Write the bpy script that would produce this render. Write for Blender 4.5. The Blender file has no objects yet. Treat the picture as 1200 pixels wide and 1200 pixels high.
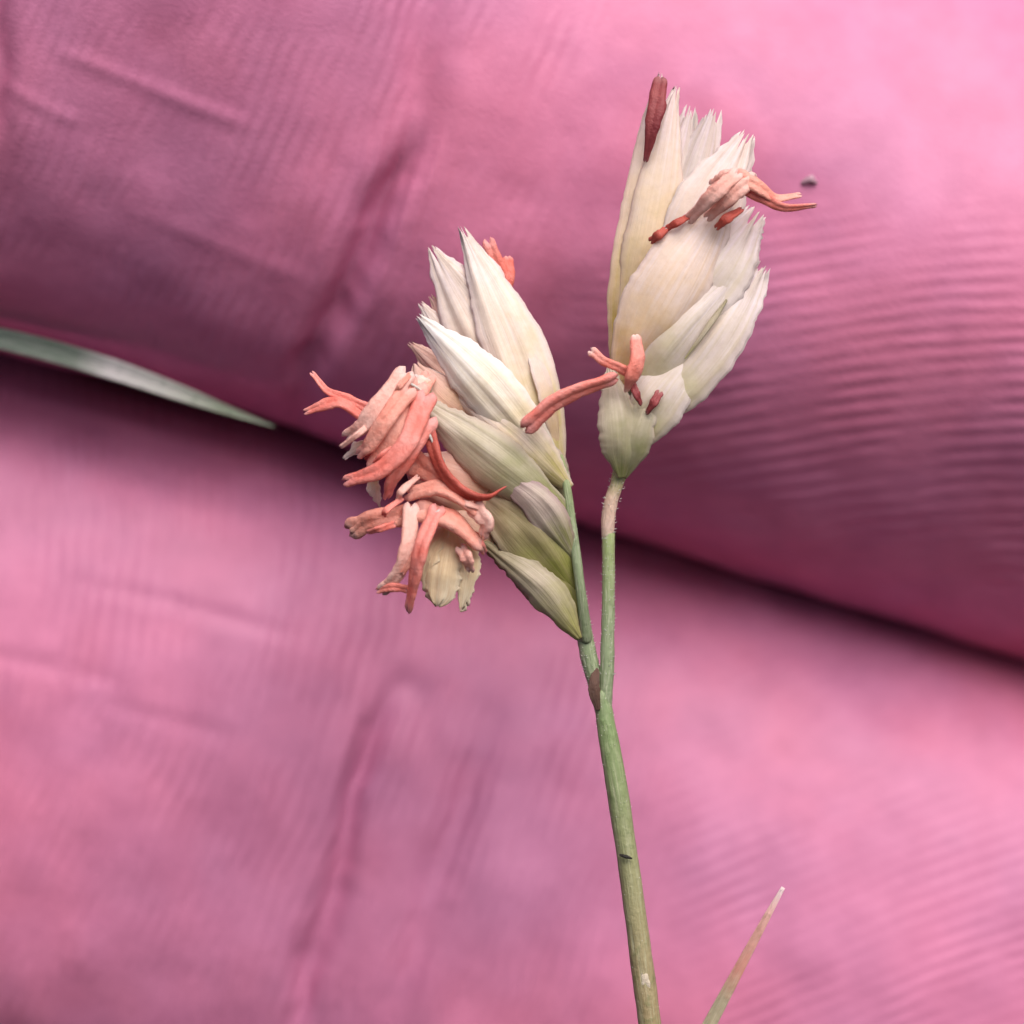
import bpy, math, random
import numpy as np
from mathutils import Vector, Matrix

random.seed(7)
rng = np.random.default_rng(11)
R = math.radians

# ------------------------------------------------------------------ frame of the place
# 1 unit = 1 cm.  The plant stands upright in a plane that is tipped back by PITCH,
# because the photographer looks down on the hand.
PITCH = R(27)
DIST = 9.0                      # lens to plant, cm
PX = 0.002                      # 0.02 mm on the plant plane
M3 = Matrix.Rotation(-PITCH, 3, 'X')
MN = np.array(M3)

def W(p):
    return np.asarray(p, float) @ MN.T

def L(px, py, mm=0.0):          # a point of the plant, mm behind the plane of the stem
    y = mm * 0.1
    k = (DIST + y) / DIST
    return np.array(((px - 600) * PX * k, y, (600 - py) * PX * k))

sc = bpy.context.scene
col = sc.collection

# ------------------------------------------------------------------ camera
cam_d = bpy.data.cameras.new('camera')
cam = bpy.data.objects.new('camera', cam_d)
col.objects.link(cam)
cam.location = W((0, -DIST, 0))
cam.rotation_euler = (M3 @ Matrix.Rotation(R(90), 3, 'X')).to_euler()
cam_d.sensor_width = 36
cam_d.lens = 36 * DIST / (1200 * PX)
cam_d.clip_start = 0.05
cam_d.clip_end = 500
cam_d.dof.use_dof = True
cam_d.dof.focus_distance = DIST - 0.03
cam_d.dof.aperture_fstop = 0.66
sc.camera = cam

# ------------------------------------------------------------------ sky, sun, exposure
sun_local = Vector((0.26, -0.66, 0.76)).normalized()      # towards the sun, in the plant's frame
sun_dir = (M3 @ sun_local).normalized()
elev = math.asin(sun_dir.z)
azim = math.atan2(sun_dir.x, sun_dir.y)
world = bpy.data.worlds.new('World')
sc.world = world
world.use_nodes = True
nt = world.node_tree
bg = nt.nodes['Background']
sky = nt.nodes.new('ShaderNodeTexSky')
sky.sky_type = 'NISHITA'
sky.sun_disc = False
sky.sun_elevation = elev
sky.sun_rotation = azim
sky.air_density = 0.7
sky.dust_density = 8.0
sky.ozone_density = 0.4
nt.links.new(sky.outputs[0], bg.inputs[0])
bg.inputs[1].default_value = 0.05
sun_d = bpy.data.lights.new('sun', 'SUN')
sun_d.energy = 1.5
sun_d.angle = R(60)
sun_d.color = (1.0, 0.965, 0.975)
sun = bpy.data.objects.new('sun', sun_d)
col.objects.link(sun)
sun.rotation_euler = sun_dir.to_track_quat('Z', 'Y').to_euler()

sc.view_settings.view_transform = 'Standard'
sc.view_settings.look = 'None'
sc.view_settings.gamma = 1
sc.view_settings.use_curve_mapping = False
sc.view_settings.exposure = 1.1
sc.cycles.use_denoising = True
sc.cycles.max_bounces = 10
sc.cycles.diffuse_bounces = 6

# ------------------------------------------------------------------ helpers
def make_obj(name, verts, faces, mat, parent=None, uv=None, smooth=True, local=True):
    """one mesh object; verts in the plant frame"""
    v = W(verts) if local else np.asarray(verts, float)
    o0 = np.zeros(3)
    if parent is not None:
        q = parent
        while q is not None:
            o0 = o0 + np.array(q.location); q = q.parent
    me = bpy.data.meshes.new(name)
    me.from_pydata((v - o0).tolist(), [], faces)
    if smooth:
        me.polygons.foreach_set('use_smooth', [True] * len(me.polygons))
    if uv is not None:
        ul = me.uv_layers.new(name='UVMap')
        idx = np.empty(len(me.loops), int)
        me.loops.foreach_get('vertex_index', idx)
        ul.data.foreach_set('uv', np.asarray(uv, float)[idx].ravel())
    me.materials.append(mat)
    me.update()
    o = bpy.data.objects.new(name, me)
    col.objects.link(o)
    o.parent = parent
    return o

def tag(o, label, cat, kind=None, group=None):
    o['label'] = label; o['category'] = cat
    if kind: o['kind'] = kind
    if group: o['group'] = group

def catmull(P, n):
    """smooth resample of a control polyline to n points (any dimension)"""
    P = np.asarray(P, float)
    if len(P) == 2:
        t = np.linspace(0, 1, n)[:, None]
        return P[0] * (1 - t) + P[1] * t
    Q = np.vstack([2 * P[0] - P[1], P, 2 * P[-1] - P[-2]])
    m = len(P) - 1
    out = []
    for x in np.linspace(0, m, n):
        i = min(int(x), m - 1); t = x - i
        a, b, c, d = Q[i], Q[i+1], Q[i+2], Q[i+3]
        out.append(0.5 * ((2*b) + (c-a)*t + (2*a-5*b+4*c-d)*t*t + (3*b-a-3*c+d)*t**3))
    return np.array(out)

def frames(C):
    """tangents, side and front vectors along a centre line; front looks at the viewer's side"""
    T = np.gradient(C, axis=0)
    T /= np.linalg.norm(T, axis=1)[:, None] + 1e-12
    F = np.array((0, -1.0, 0)) - T * (T @ np.array((0, -1.0, 0)))[:, None]
    F /= np.linalg.norm(F, axis=1)[:, None] + 1e-9
    S = np.cross(T, F)
    return T, S, F

def grid_faces(nu, nv, wrap=False, off=0, flip=False):
    f = []
    for j in range(nv - 1):
        for i in range(nu if wrap else nu - 1):
            a = off + j*nu + i; b = off + j*nu + (i+1) % nu
            q = (a, b, b + nu, a + nu)
            f.append(q[::-1] if flip else q)
    return f

def _hash(i, j, k):
    h = (i * 374761393 + j * 668265263 + k * 2147483647 + 97) & 0xffffffff
    h = ((h ^ (h >> 13)) * 1274126177) & 0xffffffff
    return ((h ^ (h >> 16)) & 0xffff) / 65535.0

def vnoise(P):
    P = np.asarray(P, float)
    I = np.floor(P).astype(np.int64); f = P - I
    f = f*f*(3-2*f)
    r = 0
    for dx in (0, 1):
        for dy in (0, 1):
            for dz in (0, 1):
                w = (f[:, 0] if dx else 1-f[:, 0])*(f[:, 1] if dy else 1-f[:, 1])*(f[:, 2] if dz else 1-f[:, 2])
                r = r + w * _hash(I[:, 0]+dx, I[:, 1]+dy, I[:, 2]+dz)
    return r * 2 - 1

# ------------------------------------------------------------------ materials
def new_mat(name):
    m = bpy.data.materials.new(name); m.use_nodes = True
    t = m.node_tree
    b = t.nodes['Principled BSDF']
    return m, t, b, t.nodes['Material Output']

def nd(t, typ, **kw):
    n = t.nodes.new(typ)
    for k, v in kw.items(): setattr(n, k, v)
    return n

def ramp(t, stops, fac=None, interp='LINEAR'):
    r = nd(t, 'ShaderNodeValToRGB')
    e = r.color_ramp.elements
    r.color_ramp.interpolation = interp
    while len(e) < len(stops): e.new(0.5)
    for i, (p, c) in enumerate(stops):
        e[i].position = p; e[i].color = (*c, 1) if len(c) == 3 else c
    if fac is not None: t.links.new(fac, r.inputs[0])
    return r

def math_n(t, op, a, b=None, c=None):
    n = nd(t, 'ShaderNodeMath', operation=op)
    for i, x in enumerate((a, b, c)):
        if x is None: continue
        if isinstance(x, (int, float)): n.inputs[i].default_value = x
        else: t.links.new(x, n.inputs[i])
    return n.outputs[0]

def mixc(t, fac, a, b, mode='MIX'):
    n = nd(t, 'ShaderNodeMix', data_type='RGBA', blend_type=mode)
    for s, x in ((0, fac), (6, a), (7, b)):
        if isinstance(x, (int, float)): n.inputs[s].default_value = x
        elif isinstance(x, tuple): n.inputs[s].default_value = (*x, 1)
        else: t.links.new(x, n.inputs[s])
    return n.outputs[2]

def noise(t, vec, scale, detail=3, rough=0.55, w=None):
    n = nd(t, 'ShaderNodeTexNoise')
    n.inputs['Scale'].default_value = scale
    n.inputs['Detail'].default_value = detail
    n.inputs['Roughness'].default_value = rough
    if vec is not None: t.links.new(vec, n.inputs['Vector'])
    return n.outputs[0]

def skin_material():
    m, t, b, out = new_mat('skin')
    tc = nd(t, 'ShaderNodeTexCoord').outputs['Object']
    at = lambda n: nd(t, 'ShaderNodeAttribute', attribute_name=n).outputs['Fac']
    c1 = ramp(t, [(0.20, (0.555, 0.202, 0.355)), (0.50, (0.615, 0.205, 0.352)), (0.80, (0.645, 0.198, 0.325))], at('mottle'))
    c2 = ramp(t, [(0.25, (0.82, 0.76, 0.80)), (0.70, (1, 1, 1))], at('mottle_fine'))
    base = mixc(t, 0.7, c1.outputs[0], c2.outputs[0], 'MULTIPLY')
    t.links.new(base, b.inputs['Base Color'])
    b.inputs['Roughness'].default_value = 0.55
    b.inputs['Specular IOR Level'].default_value = 0.4
    # friction ridges: phase and strength are carried by the surface
    hs = None
    for ph, am in (('ridge_a', 'ridge_a_amount'), ('ridge_b', 'ridge_b_amount')):
        h = math_n(t, 'MULTIPLY', math_n(t, 'SINE', at(ph)), at(am))
        hs = h if hs is None else math_n(t, 'ADD', hs, h)
    pores = noise(t, tc, 80.0, 2, 0.6)
    hh = math_n(t, 'ADD', hs, math_n(t, 'MULTIPLY', pores, 0.25))
    bp = nd(t, 'ShaderNodeBump')
    bp.inputs['Strength'].default_value = 1.0
    bp.inputs['Distance'].default_value = 0.0042
    t.links.new(hh, bp.inputs['Height'])
    t.links.new(bp.outputs[0], b.inputs['Normal'])
    return m

def glume_material(name, base, mid, tip, edge, vein, transl=0.3):
    """papery bract: colour runs from base to tip, fine veins along it"""
    m, t, b, out = new_mat(name)
    uv = nd(t, 'ShaderNodeUVMap', uv_map='UVMap').outputs[0]
    sep = nd(t, 'ShaderNodeSeparateXYZ'); t.links.new(uv, sep.inputs[0])
    tc = nd(t, 'ShaderNodeTexCoord').outputs['Object']
    n = noise(t, tc, 14, 3)
    v = math_n(t, 'ADD', sep.outputs[1], math_n(t, 'MULTIPLY', math_n(t, 'SUBTRACT', n, 0.5), 0.7))
    c = ramp(t, [(0.13, base), (0.48, mid), (0.9, tip)], v).outputs[0]
    # veins
    mp = nd(t, 'ShaderNodeMapping'); t.links.new(uv, mp.inputs[0])
    mp.inputs['Scale'].default_value = (9, 0.9, 1)
    vn = noise(t, mp.outputs[0], 1.6, 4, 0.65)
    vr = ramp(t, [(0.40, (0, 0, 0)), (0.64, (1, 1, 1))], vn).outputs[0]
    c = mixc(t, math_n(t, 'MULTIPLY', vr, 0.55), c, vein)
    # margins
    e = math_n(t, 'ABSOLUTE', math_n(t, 'SUBTRACT', sep.outputs[0], 0.5))
    er = ramp(t, [(0.36, (0, 0, 0)), (0.5, (1, 1, 1))], e).outputs[0]
    c = mixc(t, math_n(t, 'MULTIPLY', er, 0.6), c, edge)
    mot = noise(t, tc, 55, 4, 0.65)
    c = mixc(t, 0.28, c, ramp(t, [(0.3, (0.74, 0.68, 0.62)), (0.6, (1, 1, 1))], mot).outputs[0], 'MULTIPLY')
    t.links.new(c, b.inputs['Base Color'])
    b.inputs['Roughness'].default_value = 0.48
    b.inputs['Specular IOR Level'].default_value = 0.4
    bp = nd(t, 'ShaderNodeBump'); bp.inputs['Strength'].default_value = 0.6
    bp.inputs['Distance'].default_value = 0.004
    t.links.new(math_n(t, 'ADD', vn, math_n(t, 'MULTIPLY', mot, 0.3)), bp.inputs['Height'])
    t.links.new(bp.outputs[0], b.inputs['Normal'])
    tr = nd(t, 'ShaderNodeBsdfTranslucent')
    t.links.new(c, tr.inputs[0]); t.links.new(bp.outputs[0], tr.inputs[1])
    mx = nd(t, 'ShaderNodeMixShader'); mx.inputs[0].default_value = transl
    t.links.new(b.outputs[0], mx.inputs[1]); t.links.new(tr.outputs[0], mx.inputs[2])
    # thin, glassy margins and tip
    tpr = ramp(t, [(0.72, (0, 0, 0)), (1.0, (1, 1, 1))], sep.outputs[1]).outputs[0]
    thin = math_n(t, 'MULTIPLY', math_n(t, 'MAXIMUM', er, tpr), math_n(t, 'ADD', math_n(t, 'MULTIPLY', vn, 0.28), 0.0))
    tp = nd(t, 'ShaderNodeBsdfTransparent')
    m2 = nd(t, 'ShaderNodeMixShader'); t.links.new(thin, m2.inputs[0])
    t.links.new(mx.outputs[0], m2.inputs[1]); t.links.new(tp.outputs[0], m2.inputs[2])
    t.links.new(m2.outputs[0], out.inputs[0])
    return m

def anther_material(name, c0, c1, tipc, transl=0.2):
    m, t, b, out = new_mat(name)
    uv = nd(t, 'ShaderNodeUVMap', uv_map='UVMap').outputs[0]
    sep = nd(t, 'ShaderNodeSeparateXYZ'); t.links.new(uv, sep.inputs[0])
    tc = nd(t, 'ShaderNodeTexCoord').outputs['Object']
    n = noise(t, tc, 16, 4, 0.6)
    c = ramp(t, [(0.36, c0), (0.64, c1)], n).outputs[0]
    tp = ramp(t, [(0.0, (1, 1, 1)), (0.12, (0, 0, 0)), (0.86, (0, 0, 0)), (1.0, (1, 1, 1))], sep.outputs[1]).outputs[0]
    c = mixc(t, math_n(t, 'MULTIPLY', tp, 0.75), c, tipc)
    fine = noise(t, tc, 70, 4, 0.7)
    c = mixc(t, 0.2, c, ramp(t, [(0.32, (0.70, 0.55, 0.52)), (0.62, (1, 1, 1))], fine).outputs[0], 'MULTIPLY')
    t.links.new(c, b.inputs['Base Color'])
    b.inputs['Roughness'].default_value = 0.5
    b.inputs['Specular IOR Level'].default_value = 0.45
    bp = nd(t, 'ShaderNodeBump'); bp.inputs['Strength'].default_value = 0.8
    bp.inputs['Distance'].default_value = 0.006
    t.links.new(math_n(t, 'ADD', fine, n), bp.inputs['Height'])
    t.links.new(bp.outputs[0], b.inputs['Normal'])
    tr = nd(t, 'ShaderNodeBsdfTranslucent'); t.links.new(c, tr.inputs[0])
    mx = nd(t, 'ShaderNodeMixShader'); mx.inputs[0].default_value = transl
    t.links.new(b.outputs[0], mx.inputs[1]); t.links.new(tr.outputs[0], mx.inputs[2])
    t.links.new(mx.outputs[0], out.inputs[0])
    return m

def stem_material(name, stops, light, dark):
    """v along the stem gives the colour, fine fibres run along it"""
    m, t, b, out = new_mat(name)
    uv = nd(t, 'ShaderNodeUVMap', uv_map='UVMap').outputs[0]
    sep = nd(t, 'ShaderNodeSeparateXYZ'); t.links.new(uv, sep.inputs[0])
    tc = nd(t, 'ShaderNodeTexCoord').outputs['Object']
    c = ramp(t, stops, sep.outputs[1]).outputs[0]
    mp = nd(t, 'ShaderNodeMapping'); t.links.new(uv, mp.inputs[0])
    mp.inputs['Scale'].default_value = (12, 5, 1)
    f = noise(t, mp.outputs[0], 2.0, 4, 0.65)
    c = mixc(t, ramp(t, [(0.48, (0, 0, 0)), (0.72, (0.6,)*3)], f).outputs[0], c, light)
    g = noise(t, tc, 40, 3, 0.6)
    c = mixc(t, ramp(t, [(0.56, (0, 0, 0)), (0.75, (0.55,)*3)], g).outputs[0], c, dark)
    t.links.new(c, b.inputs['Base Color'])
    b.inputs['Roughness'].default_value = 0.5
    bp = nd(t, 'ShaderNodeBump'); bp.inputs['Strength'].default_value = 0.7
    bp.inputs['Distance'].default_value = 0.005
    t.links.new(math_n(t, 'ADD', f, g), bp.inputs['Height'])
    t.links.new(bp.outputs[0], b.inputs['Normal'])
    return m

# ------------------------------------------------------------------ the hand
def project(p):
    k = DIST / (DIST + p[:, 1])
    return p[:, 0]*k/PX + 600, 600 - p[:, 2]*k/PX

def seg_dist(px, py, poly):
    d = np.full(px.shape, 1e9); tt = np.zeros(px.shape)
    poly = np.asarray(poly, float)
    for i in range(len(poly) - 1):
        a, b = poly[i], poly[i+1]
        ab = b - a; l2 = ab @ ab
        t = np.clip(((px-a[0])*ab[0] + (py-a[1])*ab[1]) / l2, 0, 1)
        e = np.hypot(px - a[0] - t*ab[0], py - a[1] - t*ab[1])
        k = e < d
        d[k] = e[k]; tt[k] = (i + t[k]) / (len(poly) - 1)
    return d, tt

# (points as seen on the skin, half width px, depth mm; negative depth = raised welt)
UPPER_FOLDS = [
    ([(492, 120), (470, 205), (435, 285), (400, 345), (360, 445), (335, 540)], 15, 0.62),
    ([(505, -80), (496, 40), (484, 190)], 26, 0.25),
    ([(-6, -80), (-4, 60), (-14, 190)], 15, 0.35),
    ([(-10, 90), (60, 130), (110, 150)], 7, -0.035),
    ([(40, 50), (150, 92), (230, 126), (330, 160)], 8, -0.04),
    ([(100, 232), (210, 268), (300, 305), (370, 328)], 9, -0.03),
    ([(445, 190), (425, 300), (370, 420)], 34, 0.14),
    ([(720, -60), (640, 130), (580, 300)], 40, 0.09),
    ([(215, -40), (180, 150), (120, 350)], 45, 0.09),
]
LOWER_FOLDS = [
    ([(478, 770), (438, 855), (416, 940), (388, 1040), (360, 1150), (325, 1300)], 14, 0.58),
    ([(460, 780), (500, 820), (512, 920)], 18, 0.10),
    ([(595, 790), (548, 930), (520, 1020), (490, 1090), (440, 1290)], 21, 0.32),
    ([(60, 676), (200, 705), (260, 722), (390, 752)], 9, 0.06),
    ([(-60, 762), (60, 782), (160, 806)], 10, 0.05),
    ([(100, 815), (200, 845), (300, 872)], 11, 0.04),
    ([(655, 690), (628, 900), (595, 1040)], 34, 0.08),
    ([(265, 880), (230, 1050), (180, 1220)], 40, 0.12),
    ([(760, 820), (740, 980), (700, 1150)], 40, 0.07),
]

def finger(center_px, depth, ru, rf, tilt, slope, folds, pad, s_min, s_tip, crease_s, e):
    """one finger as a closed loft; s along its axis (cm), theta round it (0 = towards the viewer)"""
    k = (DIST + depth) / DIST
    C = np.array(((center_px[0]-600)*PX*k, depth, (600-center_px[1])*PX*k))
    d = np.array((math.cos(slope)*math.cos(tilt), math.sin(tilt), -math.sin(slope)*math.cos(tilt)))
    ef = np.array((0, -1.0, 0)); ef -= d*(ef @ d); ef /= np.linalg.norm(ef)
    eu = np.cross(ef, d); eu /= np.linalg.norm(eu)
    if eu[2] < 0: eu = -eu
    # stations: dense where the photo looks
    s_vis0, s_vis1 = -1.75, 1.75
    s = np.concatenate([np.linspace(s_min, s_vis0, 24, endpoint=False),
                        np.linspace(s_vis0, s_vis1, 300, endpoint=False),
                        s_vis1 + (s_tip - s_vis1)*np.sin(np.linspace(0, 1, 44)*math.pi/2)])
    nth = 340
    u = np.linspace(-1, 1, nth, endpoint=False)
    th = math.pi*(u*0.62 + 0.38*u**3)                # denser on the palm side
    Sg, Tg = np.meshgrid(s, th, indexing='ij')
    S_, T_ = Sg.ravel(), Tg.ravel()
    front = np.clip(np.cos(T_)*1.4 + 0.1, 0, 1)
    tipd = np.clip((S_ - (s_tip - 0.75))/0.75, 0, 1)
    rad = np.sqrt(np.clip(1 - tipd**2.2, 0, 1))
    waist = 1 - 0.035*np.exp(-((S_-crease_s)/0.28)**2)
    ct, st = np.cos(T_), np.sin(T_)
    rr = (np.abs(ct)**e + np.abs(st)**e)**(-1/e)
    P = (C + S_[:, None]*d + (rr*rad*waist*ct*rf)[:, None]*ef + (rr*rad*waist*st*ru)[:, None]*eu)
    N = (ct/rf)[:, None]*ef + (st/ru)[:, None]*eu
    N /= np.linalg.norm(N, axis=1)[:, None]
    # soft pads and unevenness
    disp = np.zeros(len(P))
    for (s0, t0, ws, wt, h) in pad:
        disp += h*np.exp(-((S_-s0)/ws)**2 - ((T_-t0)/wt)**2)
    disp += 0.014*vnoise(P*3.1 + 5)*rad + 0.005*vnoise(P*8.0)*rad + 0.0007*vnoise(P*26.0)*rad + 0.0004*vnoise(P*60.0)*rad
    P = P + N*disp[:, None]
    px, py = project(P)
    fd = np.zeros(len(P))
    wob = 9*vnoise(np.stack([px/85, py/85, np.zeros_like(px)], 1)) + 2*vnoise(np.stack([px/25, py/25, np.ones_like(px)], 1))
    for poly, wpx, mm in folds:
        dd, tt = seg_dist(px + wob, py + wob*0.5, poly)
        fade = smoothstep(0, 0.25, np.minimum(tt, 1-tt)) * (0.85 + 0.3*vnoise(np.stack([px/90, py/90, np.full(len(px), wpx*1.7)], 1)))
        g = np.exp(-(dd/wpx)**2)
        lip = np.exp(-((dd-2.1*wpx)/(wpx*1.1))**2)
        fd -= (0.1*mm*g - 0.1*mm*0.14*lip)*fade
    P = P + N*(fd*front)[:, None]
    return P, px, py, T_, len(s), nth, front, C, d, eu, ef

def smoothstep(a, b, x):
    t = np.clip((x-a)/(b-a), 0, 1)
    return t*t*(3-2*t)

def build_hand(mat):
    slope = R(17.0)
    up = finger((600, 190), 1.30, 0.88, 0.86, R(9), slope, UPPER_FOLDS,
                [(1.30, 0.0, 0.75, 0.55, 0.17), (-1.1, 0.55, 0.9, 0.6, 0.20), (1.0, 1.2, 0.9, 0.7, 0.10)], -5.2, 2.9, -0.45, 2.25)
    lo = finger((600, 1015), 1.83, 1.02, 0.86, R(4), slope, LOWER_FOLDS,
                [(1.1, 0.15, 0.8, 0.7, 0.09), (-0.95, 0.3, 0.5, 0.6, 0.05)], -5.2, 2.5, -0.45, 2.7)
    Ps, phA, amA, phB, amB, mot, motf = [], [], [], [], [], [], []
    for i, f in enumerate((up, lo)):
        P, px, py, T_, ns, nth, front = f[:7]
        Ps.append(P)
        if i == 0:
            # across the finger near the fold, arching over the pad
            a = (px*0.94 + py*0.34)
            aa = (1 - smoothstep(560, 760, px + 0.35*(py-200)))*0.27
            aa *= 1 - 0.6*smoothstep(330, 480, py - 0.3*(px-300))*(px < 500)
            b = py + 0.17*px - 0.00042*np.clip(px-1000, 0, 500)**2 - 0.0009*np.clip(800-px, 0, 300)**2*-1
            ab = smoothstep(640, 800, px)*smoothstep(200, 380, py)*0.24
        else:
            a = (px*0.97 + py*0.20 + 30*np.sin(py/160))
            aa = (1 - smoothstep(640, 860, px))*0.28
            b = py + 0.42*px - 0.00035*np.clip(px-1050, 0, 500)**2
            ab = smoothstep(760, 900, px - (py-1100)*0.3)*(0.06 + 0.14*smoothstep(880, 1080, py))
        w1 = 1.5*vnoise(P*5.0 + 3*i) + 0.9*vnoise(P*13.0)
        w2 = 1.2*vnoise(P*4.0 + 9 + i) + 0.7*vnoise(P*12.0 + 4)
        brk = smoothstep(-0.7, 0.5, vnoise(P*7.0 + 20) + 0.5*vnoise(P*19.0))
        phA.append(a*2*math.pi/17.5 + w1*1.3); phB.append(b*2*math.pi/18.0 + w2*0.75)
        amA.append(aa*front*brk); amB.append(ab*front*(0.2 + 0.8*brk))
        mot.append(0.5 + 0.30*vnoise(P*2.2 + 31) + 0.16*vnoise(P*5.5) + 0.08*vnoise(P*13))
        motf.append(0.5 + 0.26*vnoise(P*9 + 3) + 0.16*vnoise(P*21) + 0.10*vnoise(P*47))
    ns, nth = up[4], up[5]
    n0 = ns*nth
    faces = []
    ar = np.arange(n0).reshape(ns, nth)
    a = ar[:-1]; b_ = np.roll(ar, -1, 1)[:-1]; c = np.roll(ar, -1, 1)[1:]; d = ar[1:]
    quads = np.stack([a.ravel(), d.ravel(), c.ravel(), b_.ravel()], 1)
    Q = [quads, quads + n0]
    V = np.vstack(Ps)
    # tips
    for k in range(2):
        ring = ar[-1] + k*n0
        ctr = V[ring].mean(0)
        V = np.vstack([V, ctr]); ci = len(V) - 1
        faces += [(int(ring[i]), ci, int(ring[(i+1) % nth])) for i in range(nth)]
    # the web between the finger roots and the palm behind it (off to the left of the picture)
    h = nth//4
    mid = nth//2                          # index of theta = 0
    A = ar[0]                             # upper ring
    B = ar[0] + n0
    up_sign = 1 if math.sin(1.0) > 0 else -1
    # theta from -pi; theta<0 lies below, theta>0 above
    below = [i for i in range(mid - h - 40, mid - h + 41)]
    above = [i for i in range(mid + h - 40, mid + h + 41)]
    for i in range(len(below) - 1):
        faces.append((int(A[below[i]]), int(A[below[i+1]]), int(B[above[-2-i]]), int(B[above[-1-i]])))
    loop = [int(A[(below[-1] + j) % nth]) for j in range(nth - len(below) + 2)]
    loop = loop[:nth - len(below) + 2]
    loopB = [int(B[(above[-1] + j) % nth]) for j in range(nth - len(above) + 2)]
    outer = loop + loopB
    ctr = V[outer].mean(0)
    prev = outer
    ax = up[8]
    for st, sc_ in ((0.7, 1.04), (1.6, 1.12), (3.0, 1.18), (5.0, 1.15), (6.2, 0.95), (6.8, 0.5)):
        ring = (V[outer] - ctr)*sc_ + ctr - ax*st
        i0 = len(V); V = np.vstack([V, ring])
        cur = list(range(i0, i0 + len(outer)))
        n = len(cur)
        faces += [(prev[i], prev[(i+1) % n], cur[(i+1) % n], cur[i]) for i in range(n)]
        prev = cur
    V = np.vstack([V, V[prev].mean(0)]); ci = len(V) - 1
    faces += [(prev[i], prev[(i+1) % len(prev)], ci) for i in range(len(prev))]
    allf = np.vstack(Q).tolist() + faces
    o = make_obj('hand', V, allf, mat)
    me = o.data
    for nme, dat in (('ridge_a', phA), ('ridge_a_amount', amA), ('ridge_b', phB), ('ridge_b_amount', amB), ('mottle', mot), ('mottle_fine', motf)):
        at = me.attributes.new(nme, 'FLOAT', 'POINT')
        full = np.full(len(V), 0.5 if 'mottle' in nme else 0.0); full[:2*n0] = np.concatenate(dat)
        at.data.foreach_set('value', full)
    bm_fix(o)
    tag(o, 'pink-skinned hand, two fingers lying together as the backdrop behind the grass flowers', 'hand')
    return o

def bm_fix(o):
    import bmesh
    bm = bmesh.new(); bm.from_mesh(o.data)
    bmesh.ops.recalc_face_normals(bm, faces=bm.faces)
    bm.to_mesh(o.data); bm.free()

hand = build_hand(skin_material())

# ------------------------------------------------------------------ bracts, anthers, stems
def glume(name, parent, mat, base, mid, tip, width, roll=0, belly=0.45, keel=2.0, wide_at=0.42,
          root=0.18, sharp=1.5, thick=0.0035, rag=2.6, nu=21, nv=60, fray=0.09, blunt=0.14):
    """boat-shaped papery bract; base/mid/tip = (px, py, mm)"""
    belly = belly*0.72
    C = catmull([L(*base), L(*mid), L(*tip)], nv)
    T, S, F = frames(C)
    cr, sr = math.cos(R(roll)), math.sin(R(roll))
    S2 = S*cr + F*sr; F2 = F*cr - S*sr
    t = np.linspace(0, 1, nv)
    w = np.where(t < wide_at, root + (1-root)*np.sin(np.clip(t/wide_at, 0, 1)*math.pi/2),
                 1 - (1 - blunt)*np.clip((t-wide_at)/(1-wide_at), 0, 1)**sharp)
    w = np.maximum(w, 0.03)*width*PX*0.5
    u = np.linspace(-1, 1, nu)
    seed = rng.uniform(0, 50)
    outer, inner, uv = [], [], []
    cut = fray*np.abs(vnoise(np.stack([u*4.3 + seed, u*0 + 7.7, u*0 + seed], 1)) + 0.6*vnoise(np.stack([u*9 + seed, u*0 + 1.7, u*0], 1)))
    C0, S0, F0 = C, S2, F2
    for j in range(nv):
        tj = t[j]*(1 - cut*smoothstep(0.5, 1, t[j]))*(nv - 1)          # every fibre ends at its own length
        i0 = np.clip(tj.astype(int), 0, nv-2); fr = (tj - i0)[:, None]
        Cj = C0[i0]*(1-fr) + C0[i0+1]*fr
        jn = lambda fr, k: vnoise(np.stack([np.full(nu, t[j]*fr + seed), np.sign(u)*3 + k, np.full(nu, seed)], 1))
        jag = rag*PX*(0.9*jn(8, 0) + (0.25 + 0.75*t[j])*(0.8*jn(23, 1) + 0.6*jn(57, 2)))*np.abs(u)**4
        hgt = belly*w[j]*(1 - np.abs(u)**keel) + w[j]*0.07*vnoise(np.stack([u*2.5+seed, np.full(nu, t[j]*5), np.zeros(nu)], 1)) \
            + w[j]*0.06*vnoise(np.stack([u*3.6+seed*2, np.full(nu, t[j]*1.4), np.ones(nu)], 1))*min(1, t[j]*3)
        row = Cj + S2[j]*(u*w[j]*1.0 + np.sign(u)*jag)[:, None] + F2[j]*hgt[:, None]
        outer.append(row)
        inner.append(Cj + S2[j]*(u*w[j]*0.985 + np.sign(u)*jag)[:, None] + F2[j]*(hgt - min(thick, w[j]*0.35))[:, None])
        uv += [((x+1)/2, t[j]) for x in u]
    V = np.vstack(outer + inner)
    n = nu*nv
    f = grid_faces(nu, nv) + grid_faces(nu, nv, off=n, flip=True)
    for j in range(nv - 1):
        for i in (0, nu-1):
            a, b = j*nu+i, (j+1)*nu+i
            q = (a, b, b+n, a+n)
            f.append(q if i == 0 else q[::-1])
    for j in (0, nv-1):
        for i in range(nu-1):
            a, b = j*nu+i, j*nu+i+1
            q = (a, b, b+n, a+n)
            f.append(q[::-1] if j == 0 else q)
    return make_obj(name, V, f, mat, parent, uv + uv)

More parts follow.
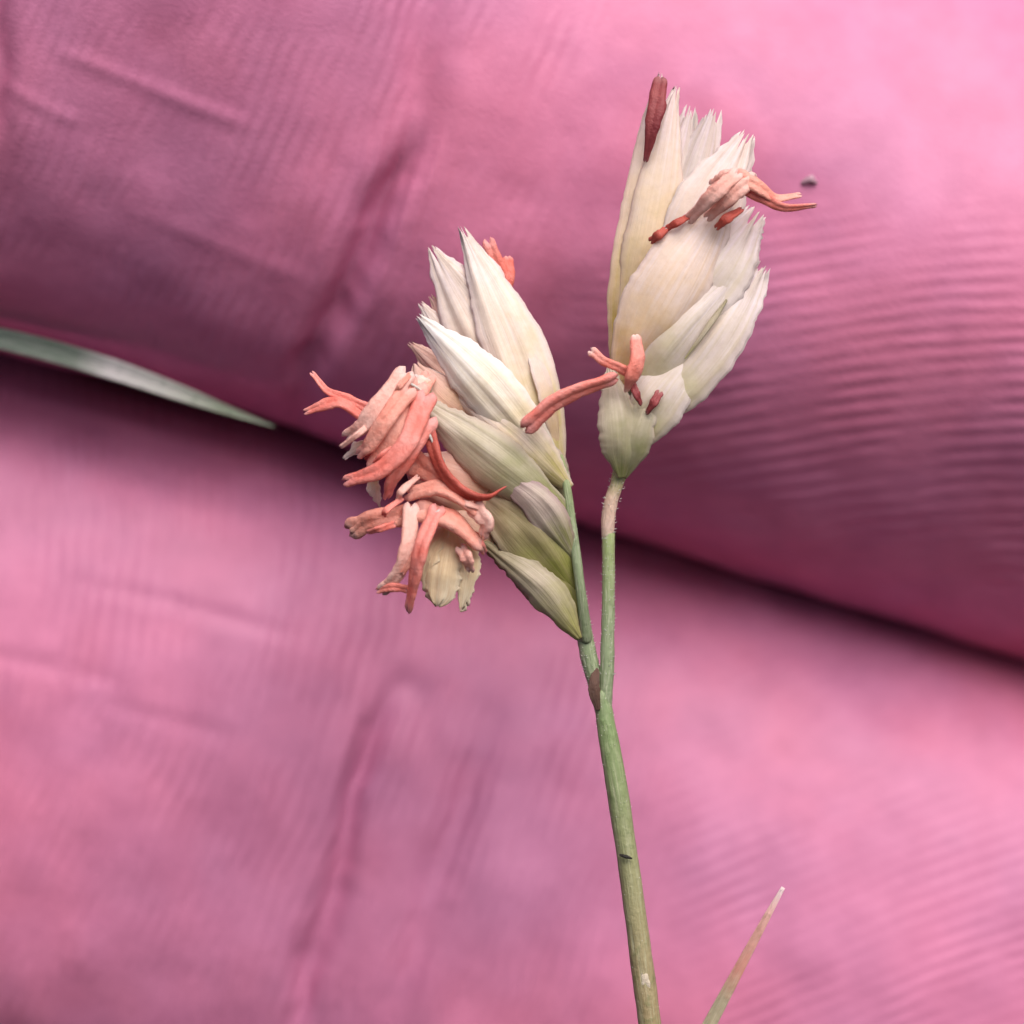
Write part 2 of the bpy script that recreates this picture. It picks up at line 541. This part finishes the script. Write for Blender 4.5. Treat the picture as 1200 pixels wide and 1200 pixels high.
def tube(name, parent, mat, pts, widths, nu=14, per=7, lobes=0.0, flat=1.0, bump=0.0, roll=0, twist=0, fork=0.0):
    """closed tube along (px, py, mm) points with widths in px; lobes > 0 pinches it into two sacs"""
    nv = per*(len(pts)-1) + 1
    C = catmull([L(*p) for p in pts], nv)
    w = catmull(np.array(widths, float)[:, None], nv)[:, 0]*PX*(0.5 if not fork else 0.44)
    # rounded ends
    cap = 4
    T, S, F = frames(C)
    ex0 = np.array([C[0] - T[0]*w[0]*x for x in (0.9, 0.6, 0.3)]); ex1 = np.array([C[-1] + T[-1]*w[-1]*x for x in (0.3, 0.6, 0.9)])
    C = np.vstack([ex0, C, ex1])
    w = np.concatenate([w[0]*np.array((0.35, 0.75, 0.93)), w, w[-1]*np.array((0.93, 0.75, 0.35))])
    T = np.vstack([T[:1]]*3 + [T] + [T[-1:]]*3); S = np.vstack([S[:1]]*3 + [S] + [S[-1:]]*3); F = np.vstack([F[:1]]*3 + [F] + [F[-1:]]*3)
    nv = len(C)
    a = np.linspace(0, 2*math.pi, nu, endpoint=False)
    cr, sr = math.cos(R(roll)), math.sin(R(roll))
    seed = rng.uniform(0, 50)
    V, uv = [], []
    for j in range(nv):
        r = w[j]*(1 - lobes*np.abs(np.sin(a))**3)
        if bump: r = r*(1 + bump*vnoise(np.stack([np.cos(a)*1.3+seed, np.sin(a)*1.3, np.full(nu, j*0.45)], 1)))
        x = r*np.cos(a); y = r*np.sin(a)*flat
        ra = R(roll + twist*j/(nv-1)); cr, sr = math.cos(ra), math.sin(ra)
        X = x*cr - y*sr; Y = x*sr + y*cr
        e0, e1 = max(0, 1 - j/5.0), max(0, 1 - (nv-1-j)/5.0)
        along = fork*max(w)*(np.abs(np.cos(a)) - 0.45)*(e1 - e0)
        V.append(C[j] + S[j]*(X*(1 + 0.5*fork*(e0+e1)))[:, None] + F[j]*Y[:, None] + T[j]*along[:, None])
        uv += [(i/nu, j/(nv-1)) for i in range(nu)]
    V = np.vstack(V + [C[:1] + T[:1]*fork*max(w)*0.15, C[-1:] - T[-1:]*fork*max(w)*0.15])
    f = grid_faces(nu, nv, wrap=True)
    i0, i1 = nu*nv, nu*nv+1
    f += [(i0, (i+1) % nu, i) for i in range(nu)]
    f += [(i1, (nv-1)*nu+i, (nv-1)*nu+(i+1) % nu) for i in range(nu)]
    return make_obj(name, V, f, mat, parent, uv + [(0.5, 0), (0.5, 1)])

# colours of the plant
cream = glume_material('cream_bract', (0.66, 0.57, 0.22), (0.90, 0.77, 0.66), (0.90, 0.80, 0.77), (0.88, 0.74, 0.77), (0.84, 0.68, 0.50), 0.22)
white = glume_material('white_bract', (0.60, 0.52, 0.26), (0.86, 0.77, 0.64), (0.92, 0.89, 0.90), (0.92, 0.88, 0.90), (0.80, 0.70, 0.52), 0.14)
pearl = glume_material('pearl_bract', (0.74, 0.54, 0.26), (0.86, 0.73, 0.64), (0.89, 0.79, 0.77), (0.88, 0.78, 0.77), (0.82, 0.64, 0.46), 0.25)
greyg = glume_material('grey_green_bract', (0.36, 0.38, 0.13), (0.62, 0.56, 0.40), (0.80, 0.71, 0.60), (0.66, 0.55, 0.50), (0.54, 0.49, 0.30), 0.35)
olive = glume_material('olive_bract', (0.30, 0.31, 0.07), (0.40, 0.34, 0.17), (0.50, 0.39, 0.27), (0.46, 0.35, 0.29), (0.33, 0.28, 0.13), 0.25)
mauve = glume_material('mauve_edged_bract', (0.36, 0.35, 0.14), (0.62, 0.51, 0.42), (0.42, 0.26, 0.30), (0.40, 0.24, 0.28), (0.54, 0.44, 0.38), 0.25)
peach = glume_material('peach_bract', (0.74, 0.50, 0.28), (0.82, 0.54, 0.42), (0.86, 0.62, 0.54), (0.84, 0.58, 0.52), (0.76, 0.44, 0.33), 0.3)
straw = glume_material('straw_bract', (0.76, 0.56, 0.34), (0.86, 0.70, 0.45), (0.90, 0.81, 0.60), (0.90, 0.82, 0.66), (0.68, 0.47, 0.23), 0.25)
drab = glume_material('drab_bract', (0.50, 0.48, 0.16), (0.66, 0.57, 0.44), (0.42, 0.36, 0.22), (0.42, 0.36, 0.22), (0.46, 0.40, 0.24), 0.34)
leafy = glume_material('pale_bract', (0.60, 0.56, 0.26), (0.78, 0.68, 0.61), (0.86, 0.77, 0.78), (0.84, 0.75, 0.76), (0.68, 0.58, 0.40), 0.3)
rosy = glume_material('rosy_grey_bract', (0.80, 0.58, 0.28), (0.86, 0.71, 0.62), (0.86, 0.73, 0.71), (0.84, 0.71, 0.69), (0.80, 0.58, 0.36), 0.25)
yellowb = glume_material('yellow_based_bract', (0.60, 0.46, 0.10), (0.88, 0.71, 0.50), (0.89, 0.77, 0.75), (0.86, 0.70, 0.64), (0.80, 0.64, 0.44), 0.28)
coral = anther_material('coral_anther', (0.84, 0.20, 0.15), (0.87, 0.33, 0.28), (0.85, 0.42, 0.40), 0.18)
salmon = anther_material('salmon_anther', (0.85, 0.30, 0.22), (0.87, 0.43, 0.34), (0.88, 0.52, 0.46), 0.18)
pinka = anther_material('pale_pink_anther', (0.86, 0.42, 0.34), (0.88, 0.56, 0.48), (0.90, 0.68, 0.63), 0.18)
brick = anther_material('brick_red_anther', (0.50, 0.08, 0.055), (0.66, 0.15, 0.11), (0.62, 0.15, 0.14), 0.3)
cpale = anther_material('pale_tipped_anther', (0.82, 0.22, 0.16), (0.86, 0.36, 0.30), (0.92, 0.78, 0.70), 0.18)
maroon = anther_material('maroon_anther', (0.26, 0.035, 0.045), (0.38, 0.08, 0.08), (0.46, 0.20, 0.20), 0.25)
stemg = stem_material('stem_green', [(0.0, (0.29, 0.21, 0.10)), (0.25, (0.31, 0.25, 0.13)), (0.5, (0.27, 0.27, 0.13)), (0.65, (0.22, 0.27, 0.12)), (0.8, (0.20, 0.28, 0.11)), (1.0, (0.19, 0.26, 0.12))],
                      (0.46, 0.46, 0.30), (0.10, 0.14, 0.04))
branchg = stem_material('branch_green', [(0, (0.21, 0.26, 0.14)), (0.5, (0.24, 0.30, 0.16)), (1, (0.30, 0.37, 0.14))], (0.56, 0.56, 0.42), (0.12, 0.15, 0.07))
nodem = stem_material('pink_node', [(0, (0.34, 0.32, 0.20)), (0.2, (0.62, 0.43, 0.34)), (0.5, (0.60, 0.42, 0.31)), (0.75, (0.42, 0.42, 0.18)), (1, (0.34, 0.40, 0.14))], (0.66, 0.52, 0.44), (0.36, 0.22, 0.16))
brownm = stem_material('brown_scale', [(0, (0.10, 0.05, 0.035)), (1, (0.14, 0.07, 0.05))], (0.20, 0.12, 0.08), (0.05, 0.025, 0.02))
bladem = stem_material('leaf_green_highlight', [(0, (0.12, 0.16, 0.13)), (0.42, (0.16, 0.21, 0.16)), (0.50, (0.72, 0.68, 0.66)), (0.64, (0.60, 0.60, 0.54)), (0.8, (0.30, 0.36, 0.25)), (1, (0.28, 0.32, 0.24))], (0.62, 0.60, 0.56), (0.13, 0.18, 0.11))  # pale band near mid-length is a highlight painted into the leaf colour
tipm = stem_material('leaf_tip', [(0, (0.36, 0.35, 0.20)), (0.35, (0.40, 0.34, 0.22)), (0.48, (0.60, 0.26, 0.20)), (0.75, (0.78, 0.42, 0.36)), (0.9, (0.82, 0.56, 0.54)), (1, (0.88, 0.72, 0.74))], (0.62, 0.52, 0.42), (0.40, 0.22, 0.14))
hairm = stem_material('hair', [(0, (0.62, 0.60, 0.52)), (1, (0.72, 0.70, 0.64))], (0.75, 0.73, 0.7), (0.5, 0.48, 0.4))
blackm = stem_material('dark_scar', [(0, (0.012, 0.010, 0.008)), (1, (0.02, 0.015, 0.01))], (0.03, 0.025, 0.02), (0.01, 0.01, 0.01))
greym = stem_material('dust_grey', [(0, (0.46, 0.26, 0.33)), (1, (0.50, 0.30, 0.36))], (0.5, 0.34, 0.40), (0.3, 0.17, 0.22))
palem = stem_material('pale_scar', [(0, (0.55, 0.46, 0.34)), (1, (0.62, 0.54, 0.42))], (0.7, 0.62, 0.5), (0.4, 0.32, 0.22))

# ---- the flowering stalk
plant = bpy.data.objects.new('grass_stalk', None)
col.objects.link(plant)
plant.location = W(L(768, 1260, 0))
plant.empty_display_size = 0.2
tag(plant, 'slender green grass stalk with two cream flower spikes hung with coral anthers', 'grass stalk', kind='thing')

stem_pts = [(770, 1262, 0.0), (757, 1165, 0.0), (747, 1090, 0.0), (736, 1010, 0.0), (724, 930, 0.0), (712, 860, 0.0), (705, 815, 0.0)]
stem = tube('stem', plant, stemg, stem_pts, [27, 27, 26, 25, 25, 23, 19], nu=20, per=12, bump=0.04)
tube('scar', stem, blackm, [(727, 1002, -0.30), (734, 1004, -0.36), (740, 1006, -0.33)], [3, 4.5, 2], nu=8, per=4)
tube('scar', stem, palem, [(754, 1134, -0.22), (756, 1148, -0.235), (759, 1164, -0.22)], [5, 11, 6], nu=12, per=6, flat=0.35, bump=0.45)

br = tube('branch', plant, branchg, [(707, 845, 0.02), (711, 790, 0.0), (712.5, 730, 0.0), (713, 680, 0.0), (713, 626, 0.0)], [17, 17, 15.5, 15, 15], nu=16, per=12, bump=0.05)
tube('node', br, nodem, [(712, 628, 0.0), (713, 608, 0.0), (717, 585, 0.0), (723, 566, 0.0), (729, 548, 0.0)], [15, 16.5, 16, 15.5, 19], nu=16, per=6, bump=0.07)
bl = tube('branch', plant, branchg, [(707, 842, 0.1), (698, 800, 0.1), (689, 765, 0.08), (683, 728, 0.05), (676, 680, 0.0), (668, 615, 0.0), (658, 545, 0.05)], [15, 19, 20, 18, 16, 14, 12], nu=16, per=10, bump=0.05)
glume('scale', plant, brownm, (701, 832, -0.20), (696, 806, -0.26), (700, 782, -0.22), 14, belly=0.5, wide_at=0.5, root=0.4, sharp=2.2, rag=1)

# ---- left spike: rachis carries everything
ls = tube('flower_spike', plant, branchg, [(687, 748, -0.1), (681, 695, -0.45), (673, 635, -0.5), (664, 570, -0.5), (658, 535, -0.3)], [14, 12, 11, 10, 5], nu=14, per=8, bump=0.06)
ls['label'] = 'left spike, leaning to the left, crowded with coral anthers'
G = lambda *a, **k: glume('glume', ls, *a, **k)
# back, upper
G(cream, (655, 552, 0.3), (601, 402, 0.25), (539, 264, 0.5), 78, roll=-8, belly=0.38, wide_at=0.42, sharp=1.6)
G(cream, (650, 552, 0.45), (578, 412, 0.45), (504, 288, 0.6), 84, roll=8, belly=0.32, wide_at=0.5, sharp=1.8)
G(pearl, (657, 540, 0.35), (638, 450, 0.15), (597, 352, 0.4), 30, roll=-40, belly=0.4, wide_at=0.45)
G(peach, (640, 530, 0.9), (562, 432, 0.8), (504, 345, 0.8), 44, roll=0, belly=0.3, sharp=2.2)
G(pearl, (640, 535, 0.8), (556, 440, 0.7), (491, 354, 0.7), 48, roll=0, belly=0.3, sharp=2.0)
G(peach, (640, 540, 0.6), (560, 470, 0.4), (479, 401, 0.5), 64, roll=10, belly=0.3, sharp=1.8)
# the bright one
G(white, (666, 566, -0.35), (570, 452, -0.75), (489, 369, -0.35), 64, roll=8, belly=0.62, keel=1.6, wide_at=0.5, sharp=1.6)
G(cream, (668, 572, -0.45), (592, 500, -0.65), (500, 432, -0.25), 60, roll=18, belly=0.5, wide_at=0.4, sharp=1.2)
G(greyg, (669, 608, -0.45), (576, 537, -0.85), (485, 466, -0.55), 66, roll=10, belly=0.5, wide_at=0.5, sharp=1.6)
G(mauve, (672, 652, -0.45), (630, 590, -0.85), (571, 546, -0.75), 46, roll=10, belly=0.5, wide_at=0.42, sharp=1.2)
G(olive, (674, 690, -0.2), (618, 618, -0.5), (548, 565, -0.3), 88, roll=5, belly=0.4, wide_at=0.45, sharp=1.5)
G(olive, (678, 728, -0.1), (626, 660, -0.3), (560, 612, -0.2), 70, roll=0, belly=0.4, wide_at=0.45, sharp=1.6)
G(drab, (680, 748, -0.25), (629, 683, -0.45), (560, 632, -0.35), 44, roll=14, belly=0.6, wide_at=0.42, sharp=1.6)
G(greyg, (664, 605, 0.0), (634, 540, -0.2), (600, 485, 0.0), 52, roll=-10, belly=0.4)
# inner, behind the anthers
G(peach, (600, 590, -0.1), (535, 570, -0.5), (470, 540, -0.3), 80, roll=10, belly=0.3, sharp=2.2)
G(peach, (600, 620, 0.0), (545, 612, -0.4), (500, 590, -0.2), 60, roll=-10, belly=0.3, sharp=2.0)
G(peach, (560, 500, -0.2), (515, 470, -0.5), (486, 425, -0.3), 60, roll=0, belly=0.3, sharp=2.0)
# the opened straw-coloured floret that hangs down
G(straw, (528, 614, -0.7), (519, 662, -1.05), (512, 712, -0.95), 46, roll=-6, belly=0.16, wide_at=0.62, root=0.4, sharp=5.0, rag=5)
G(straw, (545, 622, -0.6), (549, 664, -0.95), (540, 718, -0.85), 30, roll=14, belly=0.22, wide_at=0.45, root=0.5, sharp=2.4, rag=4)
G(straw, (522, 620, -0.8), (504, 655, -1.05), (496, 692, -0.95), 20, roll=-14, belly=0.25, wide_at=0.5, root=0.5, sharp=2.6, rag=3)
# white papery wisps
G(pearl, (440, 520, -0.5), (420, 525, -0.7), (401, 538, -0.6), 16, belly=0.4, sharp=1.2, nv=16)
G(pearl, (436, 555, -0.4), (438, 575, -0.5), (446, 595, -0.4), 16, belly=0.4, sharp=1.2, nv=16)
G(pearl, (500, 470, -0.6), (490, 452, -0.8), (480, 440, -0.6), 30, belly=0.4, sharp=1.6, nv=16)
A = lambda m, pts, w, **k: tube('anther', ls, m, pts, w, **{**dict(nu=22, per=9, lobes=0.6, flat=0.7, bump=0.13, fork=0.9, twist=rng.uniform(-80, 80)), **k})
A(coral, [(368, 440, -0.7), (384, 458, -0.8), (410, 469, -0.9), (437, 482, -0.9)], [7, 10, 14, 15], roll=20)
A(coral, [(362, 481, -0.8), (382, 474, -0.9), (402, 473, -1.0), (430, 492, -0.9)], [8, 17, 17, 20])
A(pinka, [(470, 444, -1.1), (442, 478, -1.4), (424, 500, -1.3), (411, 509, -1.1)], [26, 27, 22, 17], roll=-15, bump=0.09, twist=20)
A(salmon, [(474, 462, -1.3), (452, 492, -1.55), (434, 520, -1.4), (424, 529, -1.2)], [24, 24, 22, 14], roll=10, bump=0.09)
A(brick, [(468, 478, -0.9), (449, 508, -1.1), (432, 534, -1.0)], [14, 14, 10])
A(salmon, [(486, 460, -1.0), (466, 505, -1.3), (443, 540, -1.2)], [30, 30, 24], roll=15)
A(coral, [(496, 472, -1.2), (476, 520, -1.6), (446, 550, -1.6), (411, 562, -1.3)], [26, 28, 24, 14], roll=-10)
A(coral, [(499, 498, -1.3), (478, 534, -1.55), (460, 562, -1.4), (455, 578, -1.1)], [26, 26, 22, 14], roll=25)
A(brick, [(503, 508, -1.2), (516, 548, -1.4), (543, 576, -1.5), (570, 583, -1.5), (588, 573, -1.3)], [18, 20, 21, 17, 6], roll=-20)
A(salmon, [(484, 577, -1.1), (515, 572, -1.3), (545, 588, -1.35), (566, 610, -1.2)], [18, 26, 26, 26], roll=10)
A(salmon, [(420, 617, -0.9), (444, 608, -1.1), (474, 604, -1.0)], [26, 29, 26], roll=-25)
A(salmon, [(417, 622, -0.9), (426, 612, -1.0), (440, 600, -1.0)], [12, 12, 9])
A(pinka, [(481, 600, -1.2), (478, 640, -1.5), (468, 670, -1.4), (452, 688, -1.2)], [20, 22, 20, 16], roll=10)
A(coral, [(446, 691, -1.2), (460, 688, -1.3), (474, 690, -1.2)], [9, 13, 10])
A(coral, [(510, 602, -1.4), (494, 640, -1.75), (486, 675, -1.6), (480, 708, -1.3)], [20, 24, 22, 16], roll=-15)
A(salmon, [(500, 600, -1.2), (530, 610, -1.4), (554, 632, -1.3)], [28, 34, 28], roll=20)
A(pinka, [(560, 600, -1.4), (570, 612, -1.5), (568, 622, -1.4)], [22, 24, 16])
A(pinka, [(542, 646, -1.3), (547, 655, -1.4), (550, 664, -1.3)], [14, 20, 12])
A(coral, [(556, 632, -1.1), (563, 640, -1.2), (567, 646, -1.0)], [16, 14, 8])
A(salmon, [(490, 545, -0.9), (512, 556, -1.1), (530, 572, -1.0)], [30, 34, 24])
A(salmon, [(500, 446, -0.7), (492, 462, -0.9), (490, 484, -0.8)], [20, 24, 18])
A(coral, [(575, 290, 0.7), (583, 312, 0.75), (590, 336, 0.8), (592, 362, 0.9)], [16, 24, 26, 16], roll=10)
A(coral, [(595, 306, 0.8), (595, 325, 0.75), (592, 345, 0.8)], [14, 20, 14], fork=0.2)

rs_ = random.Random(21)
for (x, y, dx, dy) in [(430, 500, -28, 22), (455, 470, -20, 26), (470, 520, -30, 20), (450, 545, -24, 16), (488, 560, -22, 24), (500, 590, 26, 14),
                       (470, 585, -20, 18), (520, 600, 24, 20), (485, 640, -12, 30), (535, 585, 26, 10), (545, 620, 18, 18), (480, 440, -16, 20),
                       (515, 560, 20, 22), (460, 615, -26, 8)]:
    z = rs_.uniform(-1.7, -1.2)
    bend = rs_.uniform(-8, 8)
    A(rs_.choice([salmon, coral, pinka, salmon]), [(x, y, z + 0.3), (x + dx*0.5 + bend, y + dy*0.5 - bend*0.5, z), (x + dx, y + dy, z + 0.1)],
      [rs_.uniform(6, 10), rs_.uniform(8, 12), rs_.uniform(4, 8)], nu=12, per=6)
for p in ([(505, 470, -0.7), (490, 455, -1.1), (474, 446, -1.1)], [(520, 540, -0.9), (508, 520, -1.3), (500, 500, -1.3)],
          [(530, 600, -1.0), (516, 598, -1.4), (508, 604, -1.4)], [(450, 520, -0.9), (443, 500, -1.0), (436, 484, -0.9)]):
    tube('filament', ls, hairm, p, [3.5, 3, 3], nu=8, per=6)

# ---- right spike
rs = tube('flower_spike', plant, branchg, [(727, 556, 0.0), (733, 530, 0.0), (735, 480, 0.2), (735, 430, 0.4), (745, 370, 0.5)], [17, 16, 14, 12, 8], nu=14, per=8, bump=0.06)
rs['label'] = 'right spike, upright and pale with few anthers'
G = lambda *a, **k: glume('glume', rs, *a, **k)
G(yellowb, (723, 445, 0.4), (747, 270, 0.2), (774, 84, 0.5), 54, roll=-14, belly=0.45, wide_at=0.35, sharp=2.2)
G(yellowb, (728, 440, 0.3), (764, 260, 0.0), (793, 99, 0.4), 58, roll=-6, belly=0.4, wide_at=0.45, sharp=2.3)
G(leafy, (735, 430, 0.5), (776, 270, 0.3), (811, 122, 0.5), 50, roll=0, belly=0.4, wide_at=0.5, sharp=2.6, blunt=0.3)
G(leafy, (740, 430, 0.4), (794, 270, 0.2), (838, 126, 0.4), 54, roll=8, belly=0.4, wide_at=0.5, sharp=2.6, blunt=0.32)
G(leafy, (742, 430, 0.3), (785, 290, 0.1), (823, 170, 0.3), 46, roll=4, belly=0.4, wide_at=0.5, sharp=2.4)
G(pearl, (742, 420, 0.2), (808, 285, -0.1), (878, 152, 0.2), 80, roll=0, belly=0.4, wide_at=0.6, sharp=1.9, rag=3.5, blunt=0.25, fray=0.14)
G(leafy, (745, 440, 0.0), (826, 330, -0.35), (889, 244, 0.0), 96, roll=14, belly=0.4, wide_at=0.5, sharp=2.0, rag=3, blunt=0.3, fray=0.14)
G(rosy, (724, 450, -0.2), (782, 342, -0.7), (856, 226, -0.3), 92, roll=-6, belly=0.42, wide_at=0.45, sharp=2.2)
G(leafy, (742, 510, -0.3), (830, 410, -0.55), (895, 308, -0.2), 72, roll=16, belly=0.5, wide_at=0.45, sharp=2.3, rag=3, blunt=0.34, fray=0.12)
G(leafy, (745, 470, -0.3), (800, 395, -0.7), (878, 306, -0.4), 56, roll=-4, belly=0.4, wide_at=0.45, sharp=1.7)
G(leafy, (733, 535, -0.3), (778, 460, -0.6), (840, 386, -0.3), 66, roll=10, belly=0.45, wide_at=0.45, sharp=1.5)
G(greyg, (728, 560, -0.3), (726, 498, -0.7), (714, 425, -0.4), 52, roll=-14, belly=0.6, wide_at=0.45, sharp=1.5)
G(greyg, (731, 560, -0.2), (748, 500, -0.65), (772, 436, -0.35), 42, roll=12, belly=0.55, wide_at=0.42, sharp=1.5)
tube('vein', rs, drab, [(803, 420, -0.82), (822, 394, -0.92), (838, 372, -0.88), (851, 352, -0.74)], [2, 6, 7, 3], nu=8, per=5, flat=0.3, bump=0.25)
A = lambda m, pts, w, **k: tube('anther', rs, m, pts, w, **{**dict(nu=22, per=9, lobes=0.6, flat=0.7, bump=0.13, fork=0.8, twist=rng.uniform(-70, 70)), **k})
A(maroon, [(773, 98, -0.1), (769, 125, -0.35), (764, 152, -0.4), (757, 186, -0.2)], [20, 25, 19, 7], fork=0.3)
A(coral, [(624, 494, -1.5), (648, 473, -1.5), (676, 459, -1.4), (712, 446, -1.2)], [25, 27, 25, 22], roll=-35)
A(cpale, [(696, 414, -1.1), (709, 424, -1.2), (724, 430, -1.2), (738, 437, -1.1)], [12, 12, 13, 14])
A(cpale, [(745, 398, -1.1), (747, 420, -1.25), (741, 440, -1.25), (735, 456, -1.05)], [15, 21, 22, 10], fork=0.15, lobes=0.4)
A(maroon, [(771, 463, -0.95), (766, 472, -1.0), (760, 481, -0.9)], [10, 13, 8])
A(maroon, [(742, 452, -0.95), (746, 462, -1.05), (750, 471, -0.95)], [8, 12, 8])
A(brick, [(765, 281, -0.75), (772, 275, -0.9), (778, 270, -0.8)], [9, 14, 9], nu=12)
A(brick, [(784, 266, -0.8), (793, 261, -0.95), (804, 255, -0.85)], [8, 12, 9], nu=12)
A(pinka, [(810, 254, -0.9), (830, 234, -1.35), (846, 219, -1.45), (860, 207, -1.3)], [14, 21, 22, 18], roll=0, twist=15, bump=0.16)
A(pinka, [(832, 252, -0.9), (850, 236, -1.25), (866, 222, -1.3), (880, 212, -1.1)], [12, 20, 22, 18], roll=0, twist=-15, bump=0.16)
A(pinka, [(838, 214, -0.9), (848, 207, -1.0), (866, 205, -1.0), (880, 208, -0.9)], [12, 15, 15, 12], roll=0, twist=0, bump=0.16)
A(brick, [(842, 265, -1.0), (852, 256, -1.15), (866, 247, -1.0)], [8, 14, 9])
A(salmon, [(868, 208, -1.1), (890, 220, -1.2), (908, 232, -1.1), (933, 229, -1.0)], [20, 19, 13, 8])
A(coral, [(868, 218, -1.0), (892, 230, -1.1), (918, 243, -1.1), (952, 241, -0.9)], [18, 17, 13, 7])

# ---- hairs on stem, branches and bract edges
def hairs(parent, pts, widths, n, length, rnd):
    C = catmull([L(*p) for p in pts], 60); w = catmull(np.array(widths, float)[:, None], 60)[:, 0]*PX*0.5
    T, S, F = frames(C)
    V, f, uv = [], [], []
    for _ in range(n):
        j = rnd.randrange(0, 60); a = rnd.uniform(-1.7, 1.7)
        nrm = S[j]*math.sin(a) + F[j]*math.cos(a)
        p = C[j] + nrm*w[j]*0.92
        l = length*PX*rnd.uniform(0.5, 1.2); d = nrm*rnd.uniform(0.6, 1) + T[j]*rnd.uniform(0.1, 0.9); d /= np.linalg.norm(d)
        q = np.cross(d, T[j]); q /= np.linalg.norm(q) + 1e-9; r_ = np.cross(q, d)
        i0 = len(V)
        for k in range(3):
            V.append(p + (q*math.cos(k*2.094) + r_*math.sin(k*2.094))*0.7*PX)
        V.append(p + d*l)
        f += [(i0, i0+1, i0+3), (i0+1, i0+2, i0+3), (i0+2, i0, i0+3)]
        uv += [(0, 0), (0.3, 0), (0.6, 0), (0.5, 1)]
    o = make_obj('hair', np.array(V), f, hairm, parent, uv)
    o['kind'] = 'stuff'
rnd = random.Random(3)
hairs(stem, stem_pts, [27, 27, 26, 25, 25, 23, 19], 90, 3, rnd)
hairs(bl, [(698, 800, 0.1), (689, 765, 0.08), (683, 728, 0.05), (676, 680, 0.0), (668, 615, 0.0), (658, 545, 0.05)], [19, 20, 18, 16, 14, 12], 150, 3.6, rnd)
hairs(br, [(711, 790, 0.0), (712.5, 730, 0.0), (713, 680, 0.0), (713, 626, 0.0), (717, 585, 0), (729, 550, 0)], [17, 15.5, 15, 15, 20, 18], 150, 3.6, rnd)

# ------------------------------------------------------------------ other blades
def blade(name, mat, pts, widths, label, cat, fold=0.35):
    root = bpy.data.objects.new(name, None)
    nv = 40; nu = 9
    C = catmull([L(*p) for p in pts], nv); w = catmull(np.array(widths, float)[:, None], nv)[:, 0]*PX*0.5
    T, S, F = frames(C)
    u = np.linspace(-1, 1, nu)
    outer, inner, uv = [], [], []
    for j in range(nv):
        h = -fold*w[j]*(1-np.abs(u)**1.5)
        outer.append(C[j] + S[j]*(u*w[j])[:, None] + F[j]*h[:, None])
        inner.append(C[j] + S[j]*(u*w[j])[:, None] + F[j]*(h - 0.006)[:, None])
        uv += [((x+1)/2, j/(nv-1)) for x in u]
    V = np.vstack(outer + inner); n = nu*nv
    f = grid_faces(nu, nv) + grid_faces(nu, nv, off=n, flip=True)
    for j in range(nv-1):
        for i in (0, nu-1):
            a, b = j*nu+i, (j+1)*nu+i
            q = (a, b, b+n, a+n); f.append(q if i == 0 else q[::-1])
    for j in (0, nv-1):
        for i in range(nu-1):
            a = j*nu+i; q = (a, a+1, a+1+n, a+n); f.append(q[::-1] if j == 0 else q)
    bpy.data.objects.remove(root)
    o = make_obj(name, V, f, mat, None, uv + uv)
    tag(o, label, cat)
    return o

blade('grass_leaf', bladem, [(-160, 368, 6.8), (-60, 384, 7.0), (40, 406, 7.2), (130, 432, 7.4), (210, 460, 7.6), (270, 482, 7.8), (322, 500, 8.0)],
      [22, 25, 27, 26, 20, 11, 2], 'blurred grey-green grass leaf lying in the groove between the two fingers', 'grass leaf')
blade('leaf_tip', tipm, [(800, 1262, 0.5), (832, 1200, 0.5), (868, 1132, 0.4), (898, 1076, 0.3), (918, 1040, 0.3)],
      [19, 16, 12.5, 8.5, 4.5], 'thin leaf tip turning red to white, rising beside the stem at the bottom', 'leaf')

# a crumb of dust on the upper finger, beside the outermost anther
hv = np.empty(len(hand.data.vertices)*3); hand.data.vertices.foreach_get('co', hv)
hv = hv.reshape(-1, 3) @ MN                      # back to the plant frame
qx, qy = project(hv)
sel = hv[(np.hypot(qx - 950, qy - 212) < 9)]
dm = sel[:, 1].min()*10
tube('dust_speck', None, greym, [(941, 214, dm - 0.05), (950, 210, dm - 0.12), (956, 214, dm - 0.05)], [5, 9, 5], nu=10, per=5, bump=0.5, flat=0.5)
ob = bpy.data.objects['dust_speck']
tag(ob, 'tiny grey speck of dust on the upper finger beside the right flower', 'dust speck')
